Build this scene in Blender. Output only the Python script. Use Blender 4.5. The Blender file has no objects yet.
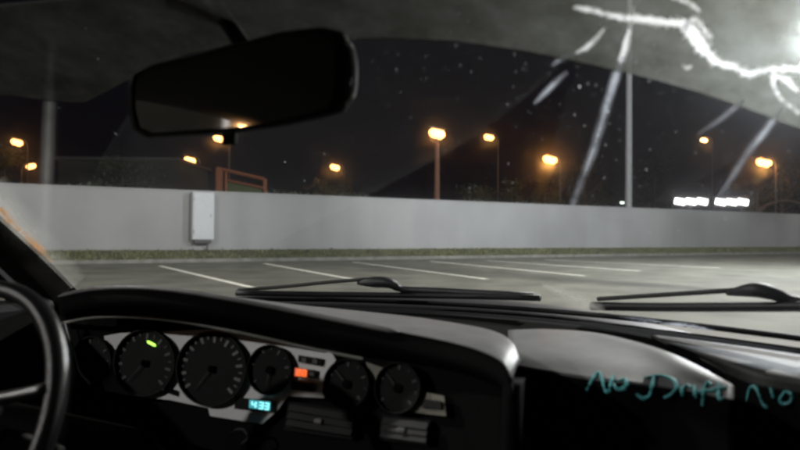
import bpy, bmesh, math, random
from mathutils import Vector, Matrix

# ------------------------------------------------------------------ camera, world, light
S = bpy.context.scene
COL = S.collection
EYE = Vector((0, 0, 1.10))
F = 665.0
PITCH = math.radians(0.70)
ROLL = math.radians(0.5)
fw = Vector((0, math.cos(PITCH), math.sin(PITCH)))
r0 = Vector((1, 0, 0)); u0 = r0.cross(fw)
RV = (r0 * math.cos(ROLL) + u0 * math.sin(ROLL)).normalized()
UV = RV.cross(fw).normalized()
cam = bpy.data.cameras.new('camera'); camo = bpy.data.objects.new('camera', cam); COL.objects.link(camo)
camo.matrix_world = Matrix(((RV.x, UV.x, -fw.x, EYE.x), (RV.y, UV.y, -fw.y, EYE.y), (RV.z, UV.z, -fw.z, EYE.z), (0, 0, 0, 1)))
cam.sensor_width = 36; cam.lens = 36 * F / 800
cam.clip_start = 0.02; cam.clip_end = 3000
cam.dof.use_dof = True; cam.dof.focus_distance = 2.3; cam.dof.aperture_fstop = cam.lens / 7.5   # 7.5 mm pupil
S.camera = camo

w = bpy.data.worlds.new('World'); S.world = w; w.use_nodes = True
nt = w.node_tree; bg = nt.nodes['Background']
sky = nt.nodes.new('ShaderNodeTexSky'); sky.sky_type = 'NISHITA'; sky.sun_disc = False
sky.sun_elevation = math.radians(-8); sky.sun_rotation = math.radians(200)
mixw = nt.nodes.new('ShaderNodeMixRGB'); mixw.blend_type = 'ADD'; mixw.inputs[0].default_value = 1
mixw.inputs[2].default_value = (0.040, 0.034, 0.052, 1)     # city glow in the night air
nt.links.new(sky.outputs[0], mixw.inputs[1]); nt.links.new(mixw.outputs[0], bg.inputs[0])
bg.inputs[1].default_value = 0.07
S.view_settings.view_transform = 'Standard'; S.view_settings.look = 'None'
S.view_settings.exposure = 0; S.view_settings.gamma = 1
S.render.engine = 'CYCLES'
cy = S.cycles
cy.use_denoising = True; cy.use_light_tree = True
cy.max_bounces = 8; cy.volume_bounces = 1; cy.transparent_max_bounces = 16
cy.sample_clamp_indirect = 3.0; cy.sample_clamp_direct = 0
cy.caustics_reflective = False; cy.caustics_refractive = False
S.render.filter_size = 2.2 if hasattr(S.render, 'filter_size') else 1.5
try: cy.filter_width = 2.4
except Exception: pass

# ------------------------------------------------------------------ helpers
TH = math.radians(22)            # the car points 22 degrees right of the view
def c2w(u, v, z): return Vector((u * math.cos(TH) + v * math.sin(TH), -u * math.sin(TH) + v * math.cos(TH), z + EYE.z))
def w2c(p): return Vector((p.x * math.cos(TH) - p.y * math.sin(TH), p.x * math.sin(TH) + p.y * math.cos(TH), p.z))
def ray(px, py): return (fw * F + RV * (px - 400) - UV * (py - 225)) / F
def at(px, py, v):               # point of the car's frame (z absolute) v metres ahead
    d = w2c(ray(px, py)); t = v / d.y
    return Vector((d.x * t, v, d.z * t + EYE.z))
def wat(px, py, Y): return EYE + ray(px, py) * Y
def gat(px, py):
    d = ray(px, py); return EYE + d * (-EYE.z / d.z)

def tag(o, label=None, cat=None, group=None, kind=None):
    if label: o['label'] = label
    if cat: o['category'] = cat
    if group: o['group'] = group
    if kind: o['kind'] = kind
    return o
def empty(name, loc, rz=0, **k):
    o = bpy.data.objects.new(name, None); COL.objects.link(o); o.location = loc; o.rotation_euler = (0, 0, rz)
    o.empty_display_size = .2
    return tag(o, **k)
def meshobj(name, me, m=None, parent=None, smooth=False, bevel=0, **k):
    if m:
        for x in (m if isinstance(m, (list, tuple)) else [m]): me.materials.append(x)
    o = bpy.data.objects.new(name, me); COL.objects.link(o)
    if parent: o.parent = parent
    if smooth: me.polygons.foreach_set('use_smooth', [True] * len(me.polygons))
    if bevel:
        b = o.modifiers.new('bevel', 'BEVEL'); b.width = bevel; b.segments = 2; b.limit_method = 'ANGLE'
    return tag(o, **k)
def pd(name, V, Fc, m, parent=None, smooth=False, bevel=0, fix=True, **k):
    me = bpy.data.meshes.new(name); me.from_pydata([tuple(v) for v in V], [], Fc)
    if fix:
        bm = bmesh.new(); bm.from_mesh(me); bmesh.ops.recalc_face_normals(bm, faces=bm.faces); bm.to_mesh(me); bm.free()
    me.update(); return meshobj(name, me, m, parent, smooth, bevel, **k)
class MB:
    def __init__(s): s.V = []; s.F = []
    def add(s, V, Fc):
        n = len(s.V); s.V += [Vector(v) for v in V]; s.F += [tuple(i + n for i in f) for f in Fc]; return s
    def box(s, c, d, ax=None):
        X, Y, Z = ax or (Vector((1, 0, 0)), Vector((0, 1, 0)), Vector((0, 0, 1))); c = Vector(c)
        V = [c + X * d[0] / 2 * i + Y * d[1] / 2 * j + Z * d[2] / 2 * k for i in (-1, 1) for j in (-1, 1) for k in (-1, 1)]
        return s.add(V, [(0, 1, 3, 2), (4, 6, 7, 5), (0, 4, 5, 1), (2, 3, 7, 6), (0, 2, 6, 4), (1, 5, 7, 3)])
    def tube(s, P, R, n=10, flat=1.0, caps=True):
        P = [Vector(p) for p in P]; R = R if isinstance(R, (list, tuple)) else [R] * len(P); V = []; Fc = []
        for i, p in enumerate(P):
            t = (P[min(i + 1, len(P) - 1)] - P[max(i - 1, 0)]).normalized()
            a = t.cross(Vector((0, 0, 1)) if abs(t.z) < .9 else Vector((0, 1, 0))).normalized(); b = a.cross(t)
            for j in range(n):
                q = 2 * math.pi * j / n; V.append(p + (a * math.cos(q) + b * math.sin(q) * flat) * R[i])
        for i in range(len(P) - 1):
            for j in range(n): Fc.append((i * n + j, i * n + (j + 1) % n, (i + 1) * n + (j + 1) % n, (i + 1) * n + j))
        if caps: Fc += [tuple(range(n))[::-1], tuple(range((len(P) - 1) * n, len(P) * n))]
        return s.add(V, Fc)
    def slab(s, ring, off):       # closed prism from a ring of points pushed by off
        n = len(ring); V = list(ring) + [p + off for p in ring]
        Fc = [tuple(range(n)), tuple(range(n, 2 * n))[::-1]] + [(i, (i + 1) % n, n + (i + 1) % n, n + i) for i in range(n)]
        return s.add(V, Fc)
    def build(s, name, m, parent=None, **k): return pd(name, s.V, s.F, m, parent, **k)

def cr(a, b, c, d, t): return .5 * ((2 * b) + (c - a) * t + (2 * a - 5 * b + 4 * c - d) * t * t + (3 * b - a - 3 * c + d) * t ** 3)
def spline(P, n):
    P = [Vector(p) for p in P]; out = []
    for i in range(len(P) - 1):
        a = P[i - 1] if i else P[0] * 2 - P[1]; d = P[i + 2] if i + 2 < len(P) else P[-1] * 2 - P[-2]
        for k in range(n): out.append(cr(a, P[i], P[i + 1], d, k / n))
    return out + [P[-1]]
def loft(rows, nu=6, nv=6, thick=None):
    R = [spline(r, nu) for r in rows]; cols = [spline([r[j] for r in R], nv) for j in range(len(R[0]))]
    W = len(cols); H = len(cols[0]); V = [cols[j][i] for i in range(H) for j in range(W)]
    Fc = [(i * W + j, i * W + j + 1, (i + 1) * W + j + 1, (i + 1) * W + j) for i in range(H - 1) for j in range(W - 1)]
    if thick is not None:
        n = len(V); V2 = [v + Vector(thick) for v in V]
        F2 = [tuple(n + q for q in f[::-1]) for f in Fc]
        rim = [j for j in range(W)] + [i * W + W - 1 for i in range(1, H)] + [(H - 1) * W + j for j in range(W - 2, -1, -1)] + [i * W for i in range(H - 2, 0, -1)]
        F3 = [(rim[k], n + rim[k], n + rim[(k + 1) % len(rim)], rim[(k + 1) % len(rim)]) for k in range(len(rim))]
        V += V2; Fc += F2 + F3
    return V, Fc

# ------------------------------------------------------------------ materials
def mat(name, col, rough=.6, metal=0, spec=.5, var=.15, scale=8, bump=0, bscale=60, emit=None, es=0, trans=0):
    m = bpy.data.materials.new(name); m.use_nodes = True; n = m.node_tree; b = n.nodes['Principled BSDF']
    b.inputs['Roughness'].default_value = rough; b.inputs['Metallic'].default_value = metal
    b.inputs['Specular IOR Level'].default_value = spec
    tc = n.nodes.new('ShaderNodeTexCoord')
    if var:
        t = n.nodes.new('ShaderNodeTexNoise'); t.inputs['Scale'].default_value = scale; t.inputs['Detail'].default_value = 5
        r = n.nodes.new('ShaderNodeValToRGB'); r.color_ramp.elements[0].position = .3; r.color_ramp.elements[1].position = .7
        r.color_ramp.elements[0].color = tuple(c * (1 - var) for c in col) + (1,)
        r.color_ramp.elements[1].color = tuple(min(1, c * (1 + var)) for c in col) + (1,)
        n.links.new(tc.outputs['Object'], t.inputs['Vector']); n.links.new(t.outputs['Fac'], r.inputs[0]); n.links.new(r.outputs[0], b.inputs['Base Color'])
    else: b.inputs['Base Color'].default_value = tuple(col) + (1,)
    if bump:
        t2 = n.nodes.new('ShaderNodeTexNoise'); t2.inputs['Scale'].default_value = bscale; t2.inputs['Detail'].default_value = 4
        bp = n.nodes.new('ShaderNodeBump'); bp.inputs['Strength'].default_value = bump; bp.inputs['Distance'].default_value = .01
        n.links.new(tc.outputs['Object'], t2.inputs['Vector']); n.links.new(t2.outputs['Fac'], bp.inputs['Height']); n.links.new(bp.outputs[0], b.inputs['Normal'])
    if emit:
        b.inputs['Emission Color'].default_value = tuple(emit) + (1,); b.inputs['Emission Strength'].default_value = es
    return m
def volmat(name, dens, g, col=(1, 1, 1), absorb=0):
    m = bpy.data.materials.new(name); m.use_nodes = True; n = m.node_tree; n.nodes.clear()
    o = n.nodes.new('ShaderNodeOutputMaterial'); s = n.nodes.new('ShaderNodeVolumeScatter')
    s.inputs['Color'].default_value = tuple(col) + (1,); s.inputs['Density'].default_value = dens; s.inputs['Anisotropy'].default_value = g
    out = s.outputs[0]
    if absorb:
        a = n.nodes.new('ShaderNodeVolumeAbsorption'); a.inputs['Density'].default_value = absorb; a.inputs['Color'].default_value = (0, 0, 0, 1)
        ad = n.nodes.new('ShaderNodeAddShader'); n.links.new(out, ad.inputs[0]); n.links.new(a.outputs[0], ad.inputs[1]); out = ad.outputs[0]
    n.links.new(out, o.inputs['Volume']); return m
def filmmat(name, col, cover=1.0, lo=.35, hi=.65, scale=(60, 60, 60), back=.95):
    """thin film on glass, also for glare drawn as film: lets light through where its cover is thin, scatters it where thick ('cover' attribute)"""
    m = bpy.data.materials.new(name); m.use_nodes = True; n = m.node_tree; n.nodes.clear()
    o = n.nodes.new('ShaderNodeOutputMaterial'); tr = n.nodes.new('ShaderNodeBsdfTransparent')
    tl = n.nodes.new('ShaderNodeBsdfTranslucent'); df = n.nodes.new('ShaderNodeBsdfDiffuse'); mx = n.nodes.new('ShaderNodeMixShader'); m2 = n.nodes.new('ShaderNodeMixShader')
    tl.inputs[0].default_value = tuple(col) + (1,); df.inputs[0].default_value = tuple(col) + (1,)
    m2.inputs[0].default_value = back; n.links.new(df.outputs[0], m2.inputs[1]); n.links.new(tl.outputs[0], m2.inputs[2])
    at_ = n.nodes.new('ShaderNodeAttribute'); at_.attribute_name = 'cover'
    tc = n.nodes.new('ShaderNodeTexCoord'); mp = n.nodes.new('ShaderNodeMapping'); mp.inputs['Scale'].default_value = scale
    t = n.nodes.new('ShaderNodeTexNoise'); t.inputs['Scale'].default_value = 1; t.inputs['Detail'].default_value = 6
    r = n.nodes.new('ShaderNodeMapRange'); r.inputs['From Min'].default_value = lo; r.inputs['From Max'].default_value = hi
    r.inputs['To Min'].default_value = .25
    mu = n.nodes.new('ShaderNodeMath'); mu.operation = 'MULTIPLY'; m3 = n.nodes.new('ShaderNodeMath'); m3.operation = 'MULTIPLY'; m3.inputs[1].default_value = cover
    n.links.new(tc.outputs['Object'], mp.inputs[0]); n.links.new(mp.outputs[0], t.inputs['Vector']); n.links.new(t.outputs['Fac'], r.inputs['Value'])
    n.links.new(r.outputs[0], mu.inputs[0]); n.links.new(at_.outputs['Fac'], mu.inputs[1]); n.links.new(mu.outputs[0], m3.inputs[0])
    n.links.new(m3.outputs[0], mx.inputs[0]); n.links.new(tr.outputs[0], mx.inputs[1]); n.links.new(m2.outputs[0], mx.inputs[2]); n.links.new(mx.outputs[0], o.inputs[0])
    return m

M = {}
M['asphalt'] = mat('asphalt', (.104, .101, .080), .85, var=.38, scale=.9, bump=.35, bscale=25)
M['wall'] = mat('painted_render', (.27, .27, .272), .8, var=.16, scale=.22, bump=.15, bscale=12)
def wallmat():
    m = M['wall']; n = m.node_tree; b = n.nodes['Principled BSDF']; src = b.inputs['Base Color'].links[0].from_socket
    tc = n.nodes.new('ShaderNodeTexCoord'); mp = n.nodes.new('ShaderNodeMapping'); mp.inputs['Scale'].default_value = (.55, .55, .12)
    t = n.nodes.new('ShaderNodeTexNoise'); t.inputs['Scale'].default_value = 1.2; t.inputs['Detail'].default_value = 5
    r = n.nodes.new('ShaderNodeMapRange'); r.inputs['From Min'].default_value = .35; r.inputs['From Max'].default_value = .7; r.inputs['To Min'].default_value = 1; r.inputs['To Max'].default_value = .86
    mm = n.nodes.new('ShaderNodeMixRGB'); mm.blend_type = 'MULTIPLY'; mm.inputs[0].default_value = 1
    n.links.new(tc.outputs['Object'], mp.inputs[0]); n.links.new(mp.outputs[0], t.inputs['Vector']); n.links.new(t.outputs['Fac'], r.inputs['Value'])
    n.links.new(src, mm.inputs[1]); n.links.new(r.outputs[0], mm.inputs[2]); n.links.new(mm.outputs[0], b.inputs['Base Color'])
wallmat()
M['coping'] = mat('coping', (.33, .33, .33), .8)
M['kerb'] = mat('kerb_concrete', (.16, .155, .14), .9, var=.3, scale=3)
M['soil'] = mat('soil', (.07, .07, .035), .95, var=.4, scale=2, bump=.5, bscale=10)
M['grass'] = mat('grass', (.125, .13, .06), .8, var=.4, scale=1.5)
M['line'] = mat('line_paint', (.78, .76, .66), .7, var=.2, scale=6)
M['leaf'] = mat('leaf', (.035, .045, .022), .7, var=.5, scale=2)
M['bark'] = mat('bark', (.10, .08, .06), .9, var=.3, scale=6)
M['steel'] = mat('galvanised_steel', (.05, .05, .052), .55, .3, var=.1)
M['greypole'] = mat('grey_mast', (.17, .17, .175), .6, var=.08)
M['rustpole'] = mat('brown_post', (.15, .07, .045), .8)
M['cabinet'] = mat('cabinet_white', (.46, .47, .49), .5, var=.05)
M['darkgrey'] = mat('dark_grey', (.05, .05, .05), .7)
M['bldg'] = mat('dim_render', (.035, .035, .03), .9, var=.2, scale=.5)
M['orange'] = mat('orange_paint', (.26, .09, .04), .6)
M['green'] = mat('green_sheet', (.08, .10, .04), .8)
M['sodium'] = mat('sodium_lens', (.8, .6, .4), .4, var=0, emit=(1, .44, .13), es=6)
M['sodium2'] = mat('amber_lens', (.8, .6, .4), .4, var=0, emit=(1, .50, .18), es=9)
M['white_lens'] = mat('white_lens', (.8, .8, .8), .4, var=0, emit=(.88, .95, 1), es=30)
M['bank_lens'] = mat('bank_lens', (.8, .8, .8), .4, var=0, emit=(.97, .97, 1), es=6)
M['palegreen_lens'] = mat('palegreen_lens', (.8, .8, .8), .4, var=0, emit=(.75, 1, .8), es=2.2)
M['plastic'] = mat('black_plastic', (.006, .006, .006), .62, spec=.16, var=.2, bump=.12, bscale=900)
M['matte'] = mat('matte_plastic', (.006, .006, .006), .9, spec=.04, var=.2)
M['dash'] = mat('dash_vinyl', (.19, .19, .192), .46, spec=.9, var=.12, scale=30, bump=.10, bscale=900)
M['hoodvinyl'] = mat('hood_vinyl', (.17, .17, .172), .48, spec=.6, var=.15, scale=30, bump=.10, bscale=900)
M['dash_dim'] = mat('dimmed_vinyl', (.05, .05, .051), .62, spec=.4, var=.2, scale=20, bump=.1, bscale=900)  # darker, duller copy of the dash vinyl to hold down the side pad's sheen
M['leather'] = mat('leather', (.012, .012, .013), .32, spec=.5, var=.2, bump=.15, bscale=500)
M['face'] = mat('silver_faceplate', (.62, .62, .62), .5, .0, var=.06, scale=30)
M['face_dim'] = mat('shaded_faceplate', (.15, .145, .11), .6, var=.15, scale=30)  # darker copy of the faceplate, shade put into its colour
M['dial'] = mat('dial_black', (.005, .005, .005), .7, spec=.12, var=.3, scale=60)
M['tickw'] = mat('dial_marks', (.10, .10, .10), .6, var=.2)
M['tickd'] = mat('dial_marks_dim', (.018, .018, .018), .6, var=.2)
M['trim'] = mat('grey_trim', (.22, .22, .20), .5, var=.15, scale=40)
M['satin'] = mat('satin_silver', (.45, .45, .46), .35, .5, var=.1)
M['headliner'] = mat('headliner', (.03, .03, .03), .9)
M['paint'] = mat('car_paint', (.02, .022, .03), .3, 0, var=.1)
M['rubber'] = mat('rubber', (.01, .01, .012), .55, spec=.4, var=.2)
M['greywiper'] = mat('wiper_grey', (.03, .03, .03), .6, spec=.2)
M['cyan'] = mat('clock_digits', (.1, .1, .1), .4, var=0, emit=(.30, .95, 1.0), es=1.5)
M['cyan_dim'] = mat('clock_backlight', (.02, .03, .03), .4, var=0, emit=(.10, .55, .62), es=.6)
M['orange_led'] = mat('orange_digits', (.1, .05, .02), .4, var=0, emit=(1, .16, .03), es=1.3)
M['orange_dim'] = mat('orange_backlight', (.05, .02, .01), .4, var=0, emit=(1, .13, .02), es=.7)
M['greenled'] = mat('green_telltale', (.05, .1, .02), .4, var=0, emit=(.45, 1, .10), es=2.0)
M['teal'] = mat('teal_paint', (.11, .44, .46), .6, var=.35, scale=60)

m = bpy.data.materials.new('mirror'); m.use_nodes = True; b = m.node_tree.nodes['Principled BSDF']
b.inputs['Base Color'].default_value = (.55, .55, .55, 1); b.inputs['Metallic'].default_value = 1; b.inputs['Roughness'].default_value = .04; M['mirror'] = m; b.inputs['Base Color'].default_value = (.35, .35, .34, 1)
m = bpy.data.materials.new('windscreen_glass'); m.use_nodes = True; n = m.node_tree; n.nodes.clear()
o = n.nodes.new('ShaderNodeOutputMaterial'); tr = n.nodes.new('ShaderNodeBsdfTransparent'); tr.inputs[0].default_value = (.93, .95, .94, 1)
gl = n.nodes.new('ShaderNodeBsdfGlossy'); gl.inputs['Roughness'].default_value = .02; gl.inputs[0].default_value = (.9, .9, .9, 1)
fr = n.nodes.new('ShaderNodeFresnel'); fr.inputs[0].default_value = 1.25; mx = n.nodes.new('ShaderNodeMixShader')
n.links.new(fr.outputs[0], mx.inputs[0]); n.links.new(tr.outputs[0], mx.inputs[1]); n.links.new(gl.outputs[0], mx.inputs[2]); n.links.new(mx.outputs[0], o.inputs[0]); M['glass'] = m
M['halo'] = volmat('halo_haze', 21, .992, (.95, .96, 1))  # added scattering layer that gives the lamps their halos
M['tint'] = volmat('tint_strip_film', 70, .86, (.95, .97, .93), 270)
M['core'] = volmat('glare_core', 50, .80, (.86, .92, 1))  # bright core of the drawn glare streaks
M['tear_glare'] = volmat('torn_film_glare', 420, .76, (1, 1, .98))  # torn film, and the glare drawn through the strip
M['streak'] = filmmat('glare_film', (.80, .85, .97), .60, .30, .60, (22, 22, 22))  # pale film for drawn glare streaks and reflections
M['fleck'] = filmmat('dust_fleck', (.8, .85, .9), 1.0, .2, .4)
M['dust_and_reflection'] = filmmat('dust_band', (.75, .74, .68), 1.0, .3, .7, (14, 14, 14), back=.6)  # dust on the glass, and one reflection drawn in the same film
M['band'] = filmmat('pale_band', (.75, .75, .72), 1.0, .2, .7, (9, 9, 9), back=.6)
M['amber_reflection'] = filmmat('amber_reflection_film', (.85, .42, .15), 1.0, .3, .6, (40, 40, 40), back=.6)  # lamp reflections put into an orange film

def point(name, loc, power, col, r, parent=None):
    l = bpy.data.lights.new(name, 'POINT'); l.energy = power; l.color = col; l.shadow_soft_size = r
    o = bpy.data.objects.new(name, l); COL.objects.link(o); o.location = loc
    if parent: o.parent = parent
    return o

# ------------------------------------------------------------------ setting: ground, kerb, verge, lines
W0 = Vector((-11.5, 22.4, 0)); WD = Vector((.863, .505, 0)).normalized(); WN = Vector((WD.y, -WD.x, 0))   # WN points to the car park
def wp(t, n=0, z=0): return W0 + WD * t + WN * n + Vector((0, 0, z))
S0, S1 = -70, 190
def strip_grid(name, n0, n1, z0, z1, m, **k):
    V = []; Fc = []
    ts = [S0 + (S1 - S0) * i / 130 for i in range(131)]
    for t in ts: V += [wp(t, n0, z0), wp(t, n1, z1)]
    for i in range(130): Fc.append((2 * i, 2 * i + 1, 2 * i + 3, 2 * i + 2))
    return pd(name, V, Fc, m, **k)
pd('ground', [(-900, -900, -.03), (900, -900, -.03), (900, 900, -.03), (-900, 900, -.03)], [(0, 1, 2, 3)], M['soil'], kind='structure')
pd('car_park_asphalt', [wp(S0, 1.1, 0), wp(S0, 75, 0), wp(S1, 75, 0), wp(S1, 1.1, 0)], [(0, 1, 2, 3)], M['asphalt'], kind='structure')
kb = MB(); L = 1.8; i = S0
kerb = MB(); kerb.add([wp(S0, 1.14, -.02), wp(S0, .98, -.02), wp(S0, .98, .13), wp(S0, 1.12, .12), wp(S1, 1.14, -.02), wp(S1, .98, -.02), wp(S1, .98, .13), wp(S1, 1.12, .12)],
    [(0, 1, 2, 3), (4, 7, 6, 5), (0, 3, 7, 4), (3, 2, 6, 7), (2, 1, 5, 6), (1, 0, 4, 5)])
kerb.build('kerb', M['kerb'], kind='structure')
strip_grid('verge', .99, -.02, .10, .42, M['soil'], kind='structure')
random.seed(4)
g = MB()
for _ in range(15000):
    t = -6 + 100 * random.random() ** 1.3; nn = .05 + .92 * random.random(); z = .42 - (nn + .02) / 1.01 * .32
    if math.sin(t * .9) + math.sin(t * .37 + 1) + random.uniform(-1.4, 1.4) < -1.1: continue
    p = wp(t, nn, z - .01); a = random.uniform(0, 6.3); d = Vector((math.cos(a), math.sin(a), 0)) * random.uniform(.015, .04)
    h = random.uniform(.05, .13) ; l = Vector((random.uniform(-.05, .05), random.uniform(-.05, .05), h))
    g.add([p - d, p + d, p + l], [(0, 1, 2)])
g.build('grass', M['grass'], kind='stuff', fix=False)

# bay lines (each 4 mm above the asphalt)
lines = [((160, 266), (262, 290)), ((264, 263.5), (362, 281)), ((353, 262.2), (505, 281.5)), ((430, 261.3), (585, 276)), ((488, 260.8), (640, 271)), ((545, 259.8), (720, 268))]
for a, b_ in lines:
    A = gat(*a); B = gat(*b_); A.z = B.z = .004
    d = (B - A).normalized(); n_ = Vector((-d.y, d.x, 0)) * .08
    B = A + d * min((B - A).length, 9.5)
    pd('bay_line', [A - n_, B - n_, B + n_, A + n_], [(0, 1, 2, 3)], M['line'], kind='structure')

# ------------------------------------------------------------------ perimeter wall
wall = empty('perimeter_wall', wp(0), label='long pale grey rendered wall along the far edge of the car park', cat='wall')
def wchild(o):
    o.parent = wall; o.matrix_parent_inverse = Matrix.Translation(-wp(0)); return o
H = 2.62
pl = 260.0; t = S0; k = 0
while t < S1 - .1:
    mb = MB(); mb.slab([wp(t + .001, 0, -.2), wp(t + pl - .001, 0, -.2), wp(t + pl - .001, -.2, -.2), wp(t + .001, -.2, -.2)], Vector((0, 0, H + .2 - .06))); wchild(mb.build('wall_body', M['wall']))
    mb = MB(); mb.slab([wp(t + .001, .02, H - .058), wp(t + pl - .001, .02, H - .058), wp(t + pl - .001, -.22, H - .058), wp(t + .001, -.22, H - .058)], Vector((0, 0, .06)))
    wchild(mb.build('coping', M['wall']))
    t += pl; k += 1

# white cabinet on the wall
def wall_t(px):       # distance along the wall seen at this column
    best = min(((abs((wp(tt / 20).x) / (wp(tt / 20).y) - (px - 400) / F)), tt / 20) for tt in range(-200, 2400)); return best[1]
tc0 = wall_t(202)
cb = empty('wall_cabinet', wp(tc0, .14, .74), math.atan2(WD.y, WD.x), label='tall white box mounted on the grey wall', cat='cabinet')
mb = MB(); mb.box((0, 0, .93), (.80, .26, 1.76)); mb.build('housing', M['cabinet'], cb, bevel=.03)
mb = MB(); mb.box((0, -.138, .95), (.70, .012, 1.6)); mb.build('door', M['cabinet'], cb, bevel=.004)
mb = MB(); mb.box((.27, -.152, .95), (.025, .014, .12)); mb.build('handle', M['trim'], cb)
for hz in (.35, 1.55):
    mb = MB(); mb.box((-.345, -.150, hz), (.03, .02, .10)); mb.build('hinge', M['trim'], cb)
mb = MB(); mb.tube([(.2, .02, -.06), (.2, .06, -.45)], .025, 8); mb.build('conduit', M['steel'], cb)
mb = MB(); mb.box((0, 0, -.02), (.62, .2, .13)); mb.build('under_shadow', M['darkgrey'], cb, bevel=.01)  # dark box in place of the shadow under the cabinet

# ------------------------------------------------------------------ lamps
def street_lamp(px, py, h, arm, label, col=(1, .38, .10), power=2600, lens='sodium', size=1.0, rz=None, pole='steel', pr=.09, group='orange street lamps beyond the wall'):
    # depth follows from the head's height
    hy = 233 + (px - 400) * .0087
    Y = (h - EYE.z) * F / (hy - py)
    P = wat(px, py, Y)
    az = math.atan2(P.x, P.y)
    if rz is None: rz = -az - .25
    o = empty('street_lamp', (P.x, P.y, 0), rz, label=label, cat='street lamp', group=group)
    z = P.z; s = size
    mb = MB(); mb.tube([(arm, 0, 0), (arm, 0, .8), (arm, 0, .82), (arm, 0, z - .6)], [pr * 1.5, pr * 1.5, pr, pr * .6], 10); mb.build('pole', M[pole], o, smooth=False)
    mb = MB(); mb.tube(spline([(arm, 0, z - .62), (arm * .9, 0, z - .1), (arm * .5, 0, z + .26), (0, 0, z + .28)], 4), [.05] * 13, 8); mb.build('arm', M[pole], o)
    mb = MB(); X = Vector((1, 0, -.22 * (1 if arm > 0 else -1))).normalized(); Yv = Vector((0, 1, 0)); Z = X.cross(Yv)
    mb.box((0, 0, z + .27), (1.0 * s, .4 * s, .12), (X, Yv, Z)); mb.build('lamp_head', M['darkgrey'], o, bevel=.04)
    mb = MB(); ring = []
    mb.tube([(-.46 * s, 0, z - .02 + .10 * s * (1 if arm > 0 else -1)), (-.28 * s, 0, z - .03 + .08 * s * (1 if arm > 0 else -1)), (.28 * s, 0, z - .03 - .08 * s * (1 if arm > 0 else -1)), (.46 * s, 0, z - .02 - .10 * s * (1 if arm > 0 else -1))], [.12 * s, .29 * s, .29 * s, .12 * s], 12)
    mb.build('lens', M[lens], o, smooth=True)
    point('lamp_bulb', (0, 0, z - .10 * s), power * 1.3, col, .34 * s, o)
    return o
SL = [
 (17, 142, 9.0, .9, 'orange street lamp at the far left of the view, upper of the leftmost pair', 350, 'sodium'),
 (31, 166, 8.0, -.9, 'orange street lamp at the far left of the view, lower of the leftmost pair', 600, 'sodium'),
 (190, 160, 7.2, .9, 'orange street lamp above the wall just left of the white box', 560, 'sodium'),
 (219, 138, 9.0, .9, 'orange street lamp just under the mirror, above the orange frame', 350, 'sodium'),
 (335, 167, 7.6, .9, 'low orange street lamp above the wall between the mirror and the brown post', 560, 'sodium'),
 (489, 137, 10.5, .9, 'small high orange street lamp right of the brown post', 600, 'sodium'),
 (550, 159, 7.6, .9, 'brightest orange street lamp, glowing left of the tall grey mast', 3000, 'sodium'),
 (704, 140, 12.0, .9, 'faint distant amber street lamp high above the white floodlights', 500, 'sodium2'),
 (764, 162, 7.4, .9, 'orange street lamp at the far right of the view', 2800, 'sodium'),
]
for px, py, h, arm, lab, pw, ln in SL:
    street_lamp(px, py, h, arm, lab, power=pw, lens=ln, size=(1.0 if pw < 800 else 1.25) * (.8 if ln == 'sodium2' else 1))
street_lamp(437, 133, 7.0, .02, 'orange street lamp on top of a thick reddish brown post', power=380, pole='rustpole', pr=.21)

def back_lamp(u, v, h, label):
    q = c2w(u, v, 0); o = empty('street_lamp', (q.x, q.y, 0), 1.0, label=label, cat='street lamp', group='orange street lamps behind the car')
    mb = MB(); mb.tube([(0, 0, 0), (0, 0, h)], [.09, .06], 10); mb.build('pole', M['steel'], o)
    mb = MB(); mb.box((.3, 0, h + .06), (.9, .4, .12)); mb.build('lamp_head', M['darkgrey'], o, bevel=.03)
    mb = MB(); mb.box((.3, 0, h - .08), (.45, .25, .16)); mb.build('lens', M['sodium2'], o, bevel=.03)
    point('lamp_bulb', (.3, 0, h - .4), 120, (1, .5, .2), .1, o)
back_lamp(-20.5, -16.5, 6.9, 'orange street lamp behind the car, reflected low in the mirror')
back_lamp(-24, -28, 7.2, 'orange street lamp further behind the car by the pale building')
# white lot lamps
def lot_lamp(loc, h, label, power, pr=.13, arms=((1, 0),), col=(1, .975, .94), rz=0, lensm='white_lens'):
    o = empty('car_park_lamp', (loc[0], loc[1], 0), rz, label=label, cat='lamp post', group='tall white car park lamps')
    mb = MB(); mb.tube([(0, 0, 0), (0, 0, .5), (0, 0, .52), (0, 0, h)], [pr * 1.3, pr * 1.3, pr, pr * .75], 14); mb.build('pole', M['greypole'], o)
    for ax, ay in arms:
        mb = MB(); mb.tube([(0, 0, h - .1), (ax * .9, ay * .9, h + .02)], .05, 8); mb.build('arm', M['greypole'], o)
        mb = MB(); mb.box((ax * 1.1, ay * 1.1, h + .06), (.75, .42, .14)); mb.build('lamp_head', M['darkgrey'], o, bevel=.03)
        mb = MB(); mb.box((ax * 1.1, ay * 1.1, h - .03), (.62, .32, .04)); mb.build('lens', M[lensm], o, bevel=.01)
        point('lamp_light', (ax * 1.1, ay * 1.1, h - .22), power / len(arms), col, .18, o)
    return o
mast = wat(628.5, 203, 37.0)
lot_lamp((mast.x, mast.y), 15.6, 'tall pale grey mast rising behind the wall, left of the white floodlights', 500, .20, ((.1, -1.6),))
lot_lamp((13.75, 20.2), 7.35, 'white car park lamp glaring through the torn tint strip at the right edge', 8500, .09, ((-1, 0),), (.90, .95, 1))
lot_lamp((-13, 5, 0), 9, 'white car park lamp in front of the wall at the far left', 3600)
pp = c2w(-15, -11, 0); lot_lamp((pp.x, pp.y), 7.6, 'unseen white lamp added behind the car on the driver side', 3600)  # lamp added out of view to brighten the gauge faceplate
lot_lamp((17, 1, 0), 9, 'unseen white lamp added level with the car on its passenger side', 4000)  # lamp added out of view to brighten the dash pad
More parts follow.
